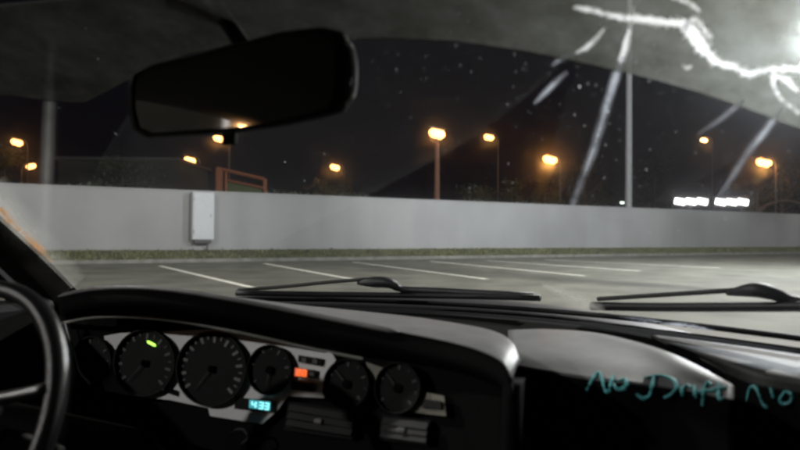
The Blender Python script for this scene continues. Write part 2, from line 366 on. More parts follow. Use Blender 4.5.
lot_lamp((7.7, 11.6, 0), 9.6, 'unseen white lamp added close ahead of the car, above the windscreen header', 8000, arms=((.6, -.8),))  # lamp added out of view for the highlight on the passenger pad
lot_lamp((-7, -12, 0), 9, 'white car park lamp behind the car', 4200)
lot_lamp((48, 30, 0), 9, 'white car park lamp far down the lot to the right', 6000)

# ------------------------------------------------------------------ beyond the wall
def bank(px0, px1, py, label):
    Y = 62
    a = wat(px0, py, Y); b_ = wat(px1, py, Y); c = (a + b_) / 2; Wd = (b_ - a).length
    o = empty('floodlight_bank', (c.x, c.y, 0), -.25, label=label, cat='floodlights', group='white floodlight banks beyond the wall')
    n = 3; wd = Wd / n
    mb = MB(); mb.box((0, .12, c.z), (Wd + .1, .08, .95)); mb.build('frame', M['darkgrey'], o)
    for s in (-1, 1):
        mb = MB(); mb.tube([(s * Wd * .3, .2, 0), (s * Wd * .3, .2, c.z + .3)], .06, 8); mb.build('post', M['darkgrey'], o)
    for i in range(n):
        X = Vector((1, 0, -.20)).normalized(); Z = X.cross(Vector((0, 1, 0)))
        mb = MB(); mb.box(((i - 1) * wd, 0, c.z), (wd * .98, .1, .56), (X, Vector((0, 1, 0)), Z)); mb.build('lamp', M['bank_lens'], o, bevel=.1)
bank(675.5, 706.5, 201.5, 'left of two rows of bright white floodlights above the wall')
bank(716.5, 747, 202, 'right of two rows of bright white floodlights above the wall')
p = wat(625, 203.5, 52); o = empty('marker_light', (p.x, p.y, 0), 0, label='tiny pale green light at the foot of the grey mast, on the wall line', cat='light')
mb = MB(); mb.tube([(0, 0, 0), (0, 0, p.z - .1)], .05, 8); mb.build('post', M['darkgrey'], o)
mb = MB(); mb.box((-.22, 0, p.z + .06), (.3, .15, .18)); mb.build('lamp', M['palegreen_lens'], o, bevel=.04)
mb = MB(); mb.box((.2, 0, p.z - .06), (.3, .15, .18)); mb.build('lamp', M['palegreen_lens'], o, bevel=.04)

# orange frame under the lamp
Yf = 47
fr_ = empty('orange_frame', (wat(240, 190, Yf).x, wat(240, 190, Yf).y, 0), 0, label='orange painted metal frame with a greenish sheet showing above the wall under the mirror', cat='frame')
def fl(px, py, dy=0): q = wat(px, py, Yf + dy); q.x -= fr_.location.x; q.y -= fr_.location.y; return q
mb = MB(); mb.tube([fl(217, 168), fl(264, 179)], .13, 6); mb.build('top_rail', M['orange'], fr_)
mb = MB(); mb.tube([fl(226, 180), fl(264, 188)], .09, 6); mb.build('lower_rail', M['orange'], fr_)
for x, y, r in ((219, 168, .28), (265, 179, .14), (226, 172, .1)):
    q = fl(x, y); mb = MB(); mb.tube([(q.x, q.y, 0), (q.x, q.y, q.z)], r, 6); mb.build('post', M['orange'], fr_)
q0, q1, q2, q3 = fl(227, 181, .2), fl(262, 188, .2), fl(262, 205, .2), fl(227, 205, .2)
mb = MB(); mb.slab([q0, q1, q2, q3], Vector((0, .05, 0))); mb.build('sheet', M['green'], fr_)
point('frame_lamp', (.4, -2.5, 4.6), 0.001, (1, .5, .2), .1, fr_) if False else None

# arched hoop shelter at the right edge
Ya = 60; ar = empty('hoop_shelter', (wat(785, 205, Ya).x, wat(785, 205, Ya).y, 0), -.4, label='dim grey arched hoop shelter behind the wall at the far right', cat='shelter')
for dy in (0, 1.6):
    mb = MB(); P = []
    for i in range(15):
        q = math.pi * i / 14; P.append((-2.6 * math.cos(q), dy, 2.2 + 2.1 * math.sin(q)))
    mb.tube([(-2.6, dy, 0)] + P + [(2.6, dy, 0)], .13, 8); mb.build('hoop', M['steel'], ar)
mb = MB(); V = []
for i in range(15):
    q = math.pi * i / 14; V += [(-2.5 * math.cos(q), .1, 2.2 + 2.0 * math.sin(q)), (-2.5 * math.cos(q), 1.5, 2.2 + 2.0 * math.sin(q))]
mb.add(V, [(2 * i, 2 * i + 1, 2 * i + 3, 2 * i + 2) for i in range(14)]); mb.build('cover', M['bldg'], ar)

# dim building at the left
def building(px0, px1, py, Y, label, depth=8, m='bldg'):
    a = wat(px0, py, Y); b_ = wat(px1, py, Y); wd = b_.x - a.x; h = a.z
    o = empty('building', ((a.x + b_.x) / 2, Y + depth / 2, 0), 0, label=label, cat='building')
    mb = MB(); mb.box((0, 0, h / 2), (wd, depth, h)); mb.build('wall', M[m], o)
    mb = MB(); mb.box((0, 0, h + .12), (wd + .5, depth + .5, .24)); mb.build('roof', M['darkgrey'], o)
    n = max(2, int(wd / 3.2))
    for i in range(n):
        x = -wd / 2 + (i + .5) * wd / n
        mb = MB(); mb.box((x, -depth / 2 - .01, h - 1.6), (1.5, .06, 1.3)); f = mb.build('window', M['steel'], o)
        mb = MB(); mb.box((x, -depth / 2 - .045, h - 1.6), (1.3, .02, 1.1)); mb.build('pane', M['darkgrey'], f)
building(58, 176, 160, 48, 'low dim grey building behind the wall between the left lamps and the white box')

q = c2w(-34, -27, 0); bo = empty('building', (q.x, q.y, 0), math.radians(60), label='long pale building behind the car on the driver side', cat='building')
mb = MB(); mb.box((0, 0, 5.5), (40, 8, 11)); mb.build('wall', M['bldg'], bo)
mb = MB(); mb.box((0, 0, 11.2), (41, 9, .4)); mb.build('roof', M['darkgrey'], bo)
for k in range(9):
    for zz in (3, 7):
        mb = MB(); mb.box((-18 + k * 4.5, 4.02, zz), (1.6, .06, 1.4)); mb.build('window', M['darkgrey'], bo)
        mb = MB(); mb.box((-18 + k * 4.5, -4.02, zz), (1.6, .06, 1.4)); mb.build('window', M['darkgrey'], bo)
def tree(px, Y, h, cr_, label, n=1500, base=None, seed=0, crown0=.45):
    random.seed(seed); x = (px - 400) / F * Y
    o = empty('tree', (x, Y, 0), 0, label=label, cat='tree', group='dark trees behind the wall')
    mb = MB(); mb.tube([(0, 0, 0), (.05, 0, h * .35), (-.05, .05, h * .6), (0, 0, h * .85)], [.2, .15, .1, .03], 8)
    for i in range(6):
        a = i * 1.05 + random.random(); zz = h * random.uniform(.35, .6); rr = cr_ * random.uniform(.5, .85)
        mb.tube([(0, 0, zz), (math.cos(a) * rr * .5, math.sin(a) * rr * .5, zz + h * .08), (math.cos(a) * rr, math.sin(a) * rr, zz + h * .22)], [.07, .045, .015], 6)
    mb.build('trunk', M['bark'], o)
    cl = [(Vector((random.gauss(0, .45) * cr_, random.gauss(0, .45) * cr_, h * (crown0 + (1 - crown0) * random.random() ** .8))), random.uniform(.25, .5) * cr_ * .8) for _ in range(22)]
    mb = MB()
    for _ in range(n):
        c, r = random.choice(cl); p = c + Vector((random.gauss(0, 1), random.gauss(0, 1), random.gauss(0, .8))) * r * .5
        s = random.uniform(.07, .16); a = Vector((random.gauss(0, 1), random.gauss(0, 1), random.gauss(0, 1))).normalized(); b2 = a.orthogonal().normalized()
        mb.add([p - a * s, p + b2 * s * .5, p + a * s, p - b2 * s * .5], [(0, 1, 2, 3)])
    mb.build('crown', M['leaf'], o, fix=False)
TR = [(4, 62, 8.6, 2.6, 'dark tree crown glowing orange beside the leftmost lamps', 1800),
      (122, 44, 5.6, 2.2, 'low dark tree behind the wall left of the white box', 1200),
      (186, 66, 6.4, 2.3, 'dark tree lit from above by the lamp left of the white box', 1500),
      (322, 66, 6.0, 1.9, 'small tree lit orange, left of the low lamp in the middle', 1300),
      (348, 70, 6.2, 1.8, 'small tree lit orange, right of the low lamp in the middle', 1300),
      (478, 56, 4.9, 2.0, 'bushy tree top just over the wall right of the brown post', 1200),
      (512, 66, 6.8, 2.4, 'dark tree between the brown post and the brightest lamp', 1500),
      (545, 62, 6.0, 2.0, 'tree below the brightest orange lamp', 1500),
      (585, 80, 9.5, 3.4, 'tall dark tree behind the brightest lamp', 1800),
      (655, 90, 11, 4.0, 'tall dark tree right of the grey mast', 1800),
      (758, 66, 6.4, 2.2, 'tree glowing orange below the lamp at the far right', 1500),
      (782, 70, 9.0, 2.8, 'tall dark tree right of the lamp at the far right', 1500)]
for i, (px, Y, h, c_, lab, n_) in enumerate(TR): tree(px, Y, h, c_, lab, n_, seed=i + 3)
random.seed(77)
for i, (px, sz) in enumerate([(92, .9), (292, .8), (308, .6), (357, .9), (497, .8), (548, .9), (640, .6)]):
    t = wall_t(px); P = wp(t, -1.3, 0); o = empty('shrub', P, 0, label='', cat='shrub', group='shrubs just behind the wall')
    o['label'] = ['shrub tip over the wall left of the white box', 'shrub tip over the wall right of the orange frame', 'smaller shrub tip right of the orange frame',
                  'shrub tip over the wall right of the low middle lamp', 'shrub tip over the wall left of the brightest lamp', 'shrub tip over the wall right under the brightest lamp', 'shrub tip over the wall right of the grey mast'][i]
    mb = MB(); mb.tube([(0, 0, 0), (.1, 0, 1.2), (0, 0, 2.6)], [.05, .04, .01], 6); mb.build('stem', M['bark'], o)
    mb = MB()
    for _ in range(420):
        p = Vector((random.gauss(0, .5) * sz, random.gauss(0, .3), random.uniform(.8, 2.62 + sz * .25))); s = random.uniform(.04, .1)
        a = Vector((random.gauss(0, 1), random.gauss(0, 1), random.gauss(0, 1))).normalized(); b2 = a.orthogonal().normalized()
        mb.add([p - a * s, p + b2 * s * .5, p + a * s, p - b2 * s * .5], [(0, 1, 2, 3)])
    mb.build('foliage', M['leaf'], o, fix=False)

# ================================================================== THE CAR (one thing)
car = empty('car', (0, 0, 0), -TH, label='dark car interior around the viewer, silver faced gauges and handwriting on its dashboard', cat='car')
E = EYE.z
# --- windscreen surface: s in [-1,1] across, t in [0,1] from cowl to header
def ws(s, t, off=0):
    base = Vector((-.50 + .78 * s, 1.50 - .30 * s * s, E - .17))
    head = Vector((-.50 + .64 * s, .58 - .12 * s * s, E + .29))
    p = base.lerp(head, t)
    bul = .035 * 4 * t * (1 - t)
    nrm = Vector((.25 * s, .45, .9)).normalized()
    return p + nrm * (bul + off)
def ws_px(px, py, off=0):        # where the sight line through a pixel of the photograph meets the glass
    d = w2c(ray(px, py)); best = (0, .5); s, t = 0.0, .5
    def f(s, t):
        p = ws(s, t, off) - Vector((0, 0, E)); k = p.dot(d) / d.dot(d); r = p - d * k; return r
    for _ in range(30):
        r = f(s, t); e = 1e-4; ds = (f(s + e, t) - r) / e; dt = (f(s, t + e) - r) / e
        a, b_, c = ds.dot(ds), ds.dot(dt), dt.dot(dt); g1, g2 = ds.dot(r), dt.dot(r); D = a * c - b_ * b_ + 1e-12
        s -= (c * g1 - b_ * g2) / D; t -= (a * g2 - b_ * g1) / D
    return s, t
def wsp(px, py, off=0): return ws(*ws_px(px, py, off), off)
V = []; Fc = []; NS, NT = 32, 16
for i in range(NT + 1):
    for j in range(NS + 1): V.append(ws(-1 + 2 * j / NS, i / NT))
for i in range(NT):
    for j in range(NS): Fc.append((i * (NS + 1) + j, i * (NS + 1) + j + 1, (i + 1) * (NS + 1) + j + 1, (i + 1) * (NS + 1) + j))
screen = pd('windscreen', V, Fc, M['glass'], car, smooth=True, fix=False)
def wslab(name, grid, off, th, m, parent, **k):      # grid: rows of (s,t)
    Hh = len(grid); Ww = len(grid[0]); V = [ws(s, t, off) for r in grid for s, t in r] + [ws(s, t, off - th) for r in grid for s, t in r]; n = Hh * Ww
    Fc = [(i * Ww + j, i * Ww + j + 1, (i + 1) * Ww + j + 1, (i + 1) * Ww + j) for i in range(Hh - 1) for j in range(Ww - 1)]
    F2 = [tuple(n + q for q in f[::-1]) for f in Fc]
    rim = [j for j in range(Ww)] + [i * Ww + Ww - 1 for i in range(1, Hh)] + [(Hh - 1) * Ww + j for j in range(Ww - 2, -1, -1)] + [i * Ww for i in range(Hh - 2, 0, -1)]
    F3 = [(rim[k_], rim[k_ - 1], n + rim[k_ - 1], n + rim[k_]) for k_ in range(len(rim))]
    return pd(name, V, Fc + F2 + F3, m, parent, **k)
wslab('halo_film', [[(-.985 + 1.97 * j / 24, .02 + .96 * i / 10) for j in range(25)] for i in range(11)], -.003, .002, M['halo'], screen)  # layer added to spread lamp light into halos
# tint strip: lower edge read off the photograph, upper edge at the header
edge_px = [(-220, 60), (-90, 82), (0, 89), (42, 94), (84, 98), (106, 87), (130, 74), (160, 58), (195, 46), (240, 36), (290, 32), (340, 31), (395, 31), (450, 33), (490, 38), (530, 44), (575, 53), (620, 63), (660, 73), (700, 84), (750, 101), (800, 120), (850, 142)]
edge = [ws_px(*p) for p in edge_px]
edge = [(max(-.97, min(.97, s)), t) for s, t in edge]; edge = [e for i, e in enumerate(edge) if i == 0 or e[0] > edge[i - 1][0] + 1e-4]
random.seed(9)
TE = [([(574, 7), (590, 9), (605, 13), (622, 17), (645, 19), (668, 22), (690, 24)], [3, 6, 5.5, 6, 8.5, 9, 11], .45),
      ([(684, 22), (696, 36), (706, 50), (720, 62), (738, 68), (752, 74)], [13, 17, 14, 9, 8, 9], .55),
      ([(750, 73), (765, 69), (780, 68), (804, 67)], [8, 5.5, 7, 9], .6),
      ([(772, 74), (776, 88), (782, 98), (800, 113)], [6, 4, 4, 3], .4),
      ([(775, 74), (788, 80), (800, 92)], [6, 8, 3], .4),
      ([(684, 28), (694, 18), (700, 22), (712, 38)], [5, 4, 5, 3], .6),
      ([(682, 64), (687, 67), (692, 65)], [1.5, 3, 1.5], .3),
      ([(672, -4), (688, 1), (700, 10)], [3, 4, 3], .5),
      ([(634, 6), (630, 28), (626, 45), (621.5, 61)], [1.5, 3.5, 7, 6], .15), ([(606, 26), (598, 36), (588, 46), (576, 52)], [1, 4, 5, 2], .25)]  # these two draw the lamp's glare streaks as openings in the strip
holes = []
for P, W_, j in TE:
    c = spline([Vector((x, y, 0)) for x, y in P], 8); wv = spline([Vector((q, 0, 0)) for q in W_], 8)
    holes += [(p.x, p.y, q.x * .38) for p, q in zip(c, wv)]
fwd = lambda p: ((p - EYE).dot(RV), -(p - EYE).dot(UV), (p - EYE).dot(fw))
def px_of(s, t, off):
    p = ws(s, t, off); x, y, z = fwd(c2w(p.x, p.y, p.z - E)); return 400 + F * x / z, 225 + F * y / z
def edge_t(s):
    for (a, ta), (b_, tb) in zip(edge, edge[1:]):
        if a <= s <= b_: return ta + (tb - ta) * (s - a) / (b_ - a)
    return edge[0][1] if s < edge[0][0] else edge[-1][1]
ss = []; x = edge[0][0]
while x < edge[-1][0] - 1e-3: ss.append(x); x += .02 if x < .25 else .0045
ss.append(edge[-1][0]); KT = 60
G = [[(s_, edge_t(s_) + (.985 - edge_t(s_)) * k / KT) for s_ in ss] for k in range(KT + 1)]
keep = []
for k in range(KT):
    row = []
    for j in range(len(ss) - 1):
        ok = True
        if ss[j] > .25:
            x, y = px_of((ss[j] + ss[j + 1]) / 2, (G[k][j][1] + G[k + 1][j + 1][1]) / 2, -.0095)
            if x > 560: ok = all((x - a) ** 2 + (y - b_) ** 2 > r * r for a, b_, r in holes)
        row.append(ok)
    keep.append(row)
Ww = len(ss); V = [ws(a, b_, -.008) for r in G for a, b_ in r] + [ws(a, b_, -.011) for r in G for a, b_ in r]; n = (KT + 1) * Ww; Fc = []
for k in range(KT):
    for j in range(Ww - 1):
        if not keep[k][j]: continue
        a, b_, c, d = k * Ww + j, k * Ww + j + 1, (k + 1) * Ww + j + 1, (k + 1) * Ww + j
        Fc += [(a, b_, c, d), (n + d, n + c, n + b_, n + a)]
        if k == 0 or not keep[k - 1][j]: Fc.append((b_, a, n + a, n + b_))
        if k == KT - 1 or not keep[k + 1][j]: Fc.append((d, c, n + c, n + d))
        if j == 0 or not keep[k][j - 1]: Fc.append((a, d, n + d, n + a))
        if j == Ww - 2 or not keep[k][j + 1]: Fc.append((c, b_, n + b_, n + c))
pd('tint_strip', V, Fc, M['tint'], screen, label='grey sun strip across the top of the windscreen, torn on the right')
def ribbon(P, W_, jag, n, off, th, name, m, parent, cover=None, **k):
    P3 = [Vector((x, y, 0)) for x, y in P]; Wv = [Vector((q, 0, 0)) for q in W_]
    c = spline(P3, n); wv = [q.x for q in spline(Wv, n)]
    rows = [[], []] if cover is None else [[], [], [], [], []]
    for i, p in enumerate(c):
        t = (c[min(i + 1, len(c) - 1)] - c[max(i - 1, 0)]).normalized(); nn = Vector((-t.y, t.x, 0))
        a = wv[i] / 2 * (1 + random.uniform(-jag, jag)); b_ = wv[i] / 2 * (1 + random.uniform(-jag, jag)); sh = nn * random.uniform(-jag, jag) * wv[i] * .25
        for r, f in zip(rows, ([-1, 1] if cover is None else [-1, -.5, 0, .5, 1])):
            q = p + sh + nn * (f * (a if f < 0 else b_)); r.append(ws_px(q.x, q.y, off))
    if cover is None: return wslab(name, rows, off, th, m, parent, **k)
    V = [ws(s, t, off) for r in rows for s, t in r]; Ww = len(c); Fc = [(i * Ww + j, i * Ww + j + 1, (i + 1) * Ww + j + 1, (i + 1) * Ww + j) for i in range(4) for j in range(Ww - 1)]
    o = pd(name, V, Fc, m, parent, fix=False, smooth=True, **k)
    cc = [q.x for q in spline([Vector((q, 0, 0)) for q in cover], n)]
    a = o.data.attributes.new('cover', 'FLOAT', 'POINT')
    for ri, f in enumerate([0, .42, 1, .42, 0]):
        for j in range(Ww): a.data[ri * Ww + j].value = max(0, min(1, cc[j] * f))
    return o
for P, W_, j in TE: ribbon(P, W_, j, 8, -.0125, .002, 'tear_and_glare', M['tear_glare'], screen)

# uneven, mottled tint on the inner face of the strip
m = bpy.data.materials.new('mottled_tint'); m.use_nodes = True; n_ = m.node_tree; n_.nodes.clear()
o_ = n_.nodes.new('ShaderNodeOutputMaterial'); t_ = n_.nodes.new('ShaderNodeBsdfTransparent'); tc_ = n_.nodes.new('ShaderNodeTexCoord'); nz = n_.nodes.new('ShaderNodeTexNoise')
nz.inputs['Scale'].default_value = 16; nz.inputs['Detail'].default_value = 8; nz.inputs['Roughness'].default_value = .65
rp = n_.nodes.new('ShaderNodeValToRGB'); rp.color_ramp.elements[0].position = .32; rp.color_ramp.elements[0].color = (.46, .46, .40, 1); rp.color_ramp.elements[1].position = .68; rp.color_ramp.elements[1].color = (.96, .97, .92, 1)
n_.links.new(tc_.outputs['Object'], nz.inputs['Vector']); n_.links.new(nz.outputs['Fac'], rp.inputs[0]); n_.links.new(rp.outputs[0], t_.inputs[0]); n_.links.new(t_.outputs[0], o_.inputs[0])
Vm = V[n:]; Fm = []
for k in range(KT):
    for j in range(Ww - 1):
        if keep[k][j]: Fm.append((k * Ww + j, k * Ww + j + 1, (k + 1) * Ww + j + 1, (k + 1) * Ww + j))
Vm = [ws(a, b_, -.0118) for r in G for a, b_ in r]
pd('mottled_tint', Vm, Fm, m, screen, fix=False)
# marks on the glass, several of them glare and reflections drawn as film
def glass_mark(P, W_, C, name='glass_mark', m='streak', jag=.12, off=-.0145, **k): return ribbon(P, W_, jag, 8, off, 0, name, M[m], screen, cover=C, **k)
glass_mark([(623, 56), (614, 82), (606, 108), (595, 145), (583, 178), (572, 206)], [11, 12, 12, 12, 11, 10], [1, 1, .9, .6, .42, .3], jag=.06)  # this and the next four: lamp glare streaks drawn as smeared film
glass_mark([(575, 54), (562, 58), (552, 66)], [6, 7, 5], [.8, .7, .4], jag=.08)
glass_mark([(567, 72), (556, 82), (545, 93), (534, 104)], [6, 8, 8, 5], [.4, .8, .8, .4], jag=.08)
glass_mark([(782, 108), (766, 130), (750, 150), (734, 174), (718, 198)], [9, 11, 11, 9, 7], [.9, .85, .6, .4, .2], jag=.06)
glass_mark([(744, 100), (730, 112), (714, 124), (698, 134)], [7, 8, 8, 5], [.7, .6, .5, .3], jag=.08)
for P, W_ in (([(621, 62), (612, 88), (603, 118), (596, 142)], [6, 6, 4, 1]), ([(594, 148), (588, 164), (583, 178)], [1, 2.5, .6]),
              ([(561, 77), (552, 86), (543, 95)], [.8, 2.2, .6]), ([(778, 113), (764, 133), (754, 146)], [1, 3.4, .8])):
    ribbon(P, W_, .10, 6, -.0165, .0012, 'glass_mark', M['core'], screen)  # bright middles of the drawn glare streaks
glass_mark([(52, 40), (50, 90), (48, 140), (46, 190), (44, 240), (42, 262)], [12, 15, 17, 17, 18, 16], [.05, .18, .26, .26, .15, .03], m='band', jag=.04)  # upright pale band on the left of the glass
glass_mark([(542, 284), (560, 292), (580, 300), (604, 312)], [4, 14, 20, 10], [.3, .7, .8, .3], m='dust_and_reflection')  # white reflection drawn onto the glass as film
glass_mark([(-14, 190), (10, 222), (40, 255), (70, 290)], [50, 52, 50, 46], [.7, .8, .8, .7], name='dust_band', m='dust_and_reflection', jag=.03)
glass_mark([(0, 208), (8, 219), (20, 231)], [9, 12, 7], [1, 1, .9], name='amber_glint', m='amber_reflection', off=-.019)  # orange lamp reflection drawn as a coloured patch
glass_mark([(22, 232), (32, 241), (42, 251), (52, 262)], [8, 12, 10, 6], [1, 1, .9, .5], name='amber_glint', m='amber_reflection', off=-.019)  # second orange lamp reflection, drawn the same way
glass_mark([(618, 316), (632, 318), (650, 320), (662, 322)], [2, 5, 6, 2], [.6, 1, 1, .6], jag=.3)  # white reflection by the lower glass edge, drawn as film
glass_mark([(660, 324), (680, 325), (700, 328), (716, 331)], [3, 6, 5, 2], [.7, 1, .9, .4], jag=.3)  # another drawn reflection along the lower glass edge
# dust flecks and insect marks, joined (nobody could count them)
random.seed(21); mb = MB()
for _ in range(950):
    if random.random() < .6: px, py = random.gauss(600, 120), random.uniform(0, 225)
    else: px, py = random.uniform(0, 800), random.uniform(0, 240)
    if not -30 < px < 830: continue
    s, t = ws_px(px, py, -.0135)
    if not (-.97 < s < .97 and .05 < t < .97): continue
    c = ws(s, t, -.0135); r = random.choice([.0002, .0003, .0003, .0004, .0007]) * random.uniform(.7, 1.6)
    a = (ws(s + .01, t, -.0135) - c).normalized(); b_ = (ws(s, t + .01, -.0135) - c).normalized(); an = random.uniform(.9, 1.5); lg = random.uniform(.8, 3)
    e1 = (a * math.cos(an) + b_ * math.sin(an)) * r * lg; e2 = (a * -math.sin(an) + b_ * math.cos(an)) * r
    mb.add([c + e1 * math.cos(q) + e2 * math.sin(q) for q in [k * 1.0472 for k in range(6)]], [tuple(range(6))])
fo = mb.build('dust_flecks', M['fleck'], screen, fix=False, kind='stuff')
a = fo.data.attributes.new('cover', 'FLOAT', 'POINT'); random.seed(3)
for i in range(0, len(fo.data.vertices), 6):
    c = random.random() ** 2.2 * .8 + .10
    for k in range(6): a.data[i + k].value = c

# --- body shell round the viewer
def shell(name, rows, thick, m, **k):
    V, Fc = loft(rows, 6, 4, thick); return pd(name, V, Fc, m, car, smooth=True, **k)
top = [ws(-1 + i / 4, 1) for i in range(9)]
r1 = [Vector((p.x, p.y, p.z + .015)) for p in top]
r2 = [Vector((-.5 + (p.x + .5) * 1.03, .1, E + .33)) for p in top]; r3 = [Vector((-.5 + (p.x + .5) * 1.02, -.7, E + .30)) for p in top]; r4 = [Vector((-.5 + (p.x + .5) * .95, -1.05, E + .24)) for p in top]
shell('roof', [r1, r2, r3, r4], (0, 0, .02), M['paint'])
Lo = Vector((0, .004, -.012)); shell('headliner', [[p + Lo for p in r] for r in (r1, r2, r3, r4)], (0, 0, .004), M['headliner'])
def pillar(s):
    rows = []
    for t in [i / 6 for i in range(7)]:
        p = ws(s, t); o1 = Vector((s * .00, .02, .02)); o2 = Vector((s * .05, -.10, -.01)); rows.append([p + Vector((-s * .004, -.006, -.006)), p + Vector((s * .035, -.03, -.012)), p + Vector((s * .075, -.065, -.03))])
    V, Fc = loft(rows, 3, 3, (s * .02, .0, .012)); return pd('pillar', V, Fc, M['plastic'], car, smooth=True)
pillar(-1); pillar(1)
for s in (-1, 1):
    xo = -.5 + s * .80
    mb = MB(); mb.box((xo, .35, .62), (.06, 1.5, .66)); mb.build('door', M['plastic'], car, bevel=.02)
    mb = MB(); mb.tube([(xo - s * .0, 1.05, .93), (xo - s * .10, .5, 1.36)], .02, 6); mb.build('window_frame', M['plastic'], car)
    mb = MB(); mb.box((xo - s * .06, -.75, 1.0), (.08, .75, .80)); mb.build('side_panel', M['headliner'], car)
    mb = MB(); mb.box((xo, -.3, .5), (.1, 5.0 * 0 + 1.2, .4)); 
mb = MB(); mb.box((-.5, .1, .22), (1.6, 2.6, .04)); mb.build('car_floor', M['headliner'], car)
mb = MB(); mb.box((-.5, -1.12, .62), (1.6, .08, .75)); mb.build('rear_bulkhead', M['headliner'], car)
# bonnet, cowl, firewall
def brow(v, dz, k=.30, wid=.8): return [Vector((-.5 + wid * s, v - k * s * s, E + dz)) for s in (-1, -.66, -.33, 0, .33, .66, 1)]
V, Fc = loft([brow(1.70, -.25), brow(2.0, -.29), brow(2.5, -.40), brow(2.9, -.55), brow(3.0, -.72)], 3, 3, (0, 0, -.02)); pd('bonnet', V, Fc, M['paint'], car, smooth=True)
CZ = [-.178, -.172, -.167, -.166, -.172, -.20, -.24]
V, Fc = loft([brow(1.515, -.184, wid=.79), [p + Vector((0, 0, z)) for p, z in zip(brow(1.61, 0, wid=.79), CZ)], [p + Vector((0, 0, z - .004)) for p, z in zip(brow(1.695, 0, wid=.79), CZ)]], 3, 3, (0, 0, -.015)); pd('cowl_panel', V, Fc, M['rubber'], car, smooth=True)
for s in (-1, 1):
    mb = MB(); mb.box((-.5 + s * .84, 2.1, .44), (.14, 1.6, .40)); mb.build('wing', M['paint'], car, bevel=.05)
mb = MB(); mb.box((-.5, 1.62, .55), (1.6, .05, .60)); mb.build('firewall', M['rubber'], car)
# windscreen seal (dark line where glass meets dash)
P = [ws(-1 + i / 12, 0) + Vector((0, -.005, .004)) for i in range(25)]
mb = MB(); mb.tube(P, .0055, 8); mb.build('windscreen_seal', M['rubber'], car, smooth=True)

# --- dashboard top (rear tray by the glass, then pads)
rowA = [Vector((-.50 + .77 * s, 1.485 - .30 * s * s, E - .182)) for s in (-1, -.66, -.33, 0, .33, .66, 1)]
def dr(pts): return [at(x, y, v) for x, y, v in pts]
# continuous lower dash body
rowB = [Vector((-.50 + .77 * s, 1.25 - .10 * s * s, E - .205)) for s in (-1, -.66, -.33, 0, .33, .66, 1)]
rowC = [Vector((-.50 + .77 * s, 1.15 - .02 * s * s, E - .235)) for s in (-1, -.66, -.33, 0, .33, .66, 1)]
rowD = [Vector((-.50 + .77 * s, 1.13, E - .34)) for s in (-1, -.66, -.33, 0, .33, .66, 1)]
rowE = [Vector((-.50 + .77 * s, 1.12, E - .62)) for s in (-1, -.66, -.33, 0, .33, .66, 1)]
V, Fc = loft([rowA, rowB, rowC, rowD, rowE], 5, 5, (0, .03, -.02)); dash = pd('dashboard', V, Fc, M['matte'], car, smooth=True)
# passenger pad: humped top, front face coloured near black for its shade
def az(px, py, z):               # point of the car's frame on a sight line, z metres below the eye
    d = w2c(ray(px, py)); t = -z / d.z; return Vector((d.x * t, d.y * t, E - z))
def zr(pts, zs): return [az(x, y, z) for (x, y), z in zip(pts, zs)]
def drop(row, dv, dz): return [p + Vector((0, dv, -dz)) for p in row]
pr_ = [
  zr([(508, 330), (545, 329), (590, 332), (630, 340), (668, 352), (700, 367), (734, 386)], [.172, .171, .171, .172, .175, .184, .197]),
  zr([(508, 336), (545, 335), (588, 337), (628, 345), (664, 357), (696, 372), (734, 389)], [.175, .173, .173, .174, .178, .188, .200]),
  zr([(510, 352), (545, 354), (586, 357), (624, 363), (660, 371), (690, 381), (734, 394)], [.183, .183, .183, .186, .191, .198, .2045]),
  zr([(512, 366), (545, 372), (585, 379), (622, 383), (658, 387), (688, 391), (734, 400)], [.197, .199, .202, .204, .207, .208, .210])]
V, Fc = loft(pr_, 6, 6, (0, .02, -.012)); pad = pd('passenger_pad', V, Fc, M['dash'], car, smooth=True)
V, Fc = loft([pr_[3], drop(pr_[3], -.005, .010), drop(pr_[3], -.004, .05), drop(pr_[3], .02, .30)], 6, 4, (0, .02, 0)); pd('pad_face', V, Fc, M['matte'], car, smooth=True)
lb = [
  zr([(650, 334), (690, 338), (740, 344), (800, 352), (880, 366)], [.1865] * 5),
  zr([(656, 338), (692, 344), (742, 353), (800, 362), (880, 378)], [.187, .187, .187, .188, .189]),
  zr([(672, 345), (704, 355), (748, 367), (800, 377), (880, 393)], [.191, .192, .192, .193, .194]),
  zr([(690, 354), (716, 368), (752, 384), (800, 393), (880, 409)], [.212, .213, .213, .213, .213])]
V, Fc = loft(lb, 6, 6, (0, .02, -.012)); pd('side_pad', V, Fc, M['dash_dim'], car, smooth=True)
V, Fc = loft([lb[3], drop(lb[3], -.005, .010), drop(lb[3], -.004, .05), drop(lb[3], .02, .30)], 6, 4, (0, .02, 0)); pd('side_pad_face', V, Fc, M['matte'], car, smooth=True)  # front face coloured near black for the shade it lies in
# instrument hood: lip line wraps from the driver's side to the centre
lip = [(58, 296, 1.00), (90, 289, .93), (130, 287, .90), (175, 290, .895), (220, 297, .90), (260, 304, .91), (300, 312, .92), (350, 322, .92), (400, 332, .915), (445, 341, .895), (478, 350, .87), (502, 362, .85), (511, 377, .84)]
far = [(100, 300, 1.30), (130, 297, 1.30), (165, 297, 1.30), (200, 299, 1.30), (240, 302, 1.29), (280, 304, 1.27), (320, 307, 1.25), (370, 312, 1.20), (415, 317, 1.14), (455, 323, 1.07), (490, 330, 1.0), (511, 341, .94), (519, 359, .89)]
def midrow(a, lift): return [(p[0] * (1 - a) + q[0] * a, p[1] * (1 - a) + q[1] * a - lift, p[2] * (1 - a) + q[2] * a) for p, q in zip(lip, far)]
under = [(p[0] + 1, p[1] + 16 + 6 * min(1, i / 6), p[2] + .0) for i, p in enumerate(lip)]
under2 = [(p[0] + 4, p[1] + 26 + 8 * min(1, i / 6), p[2] + .07) for i, p in enumerate(lip)]
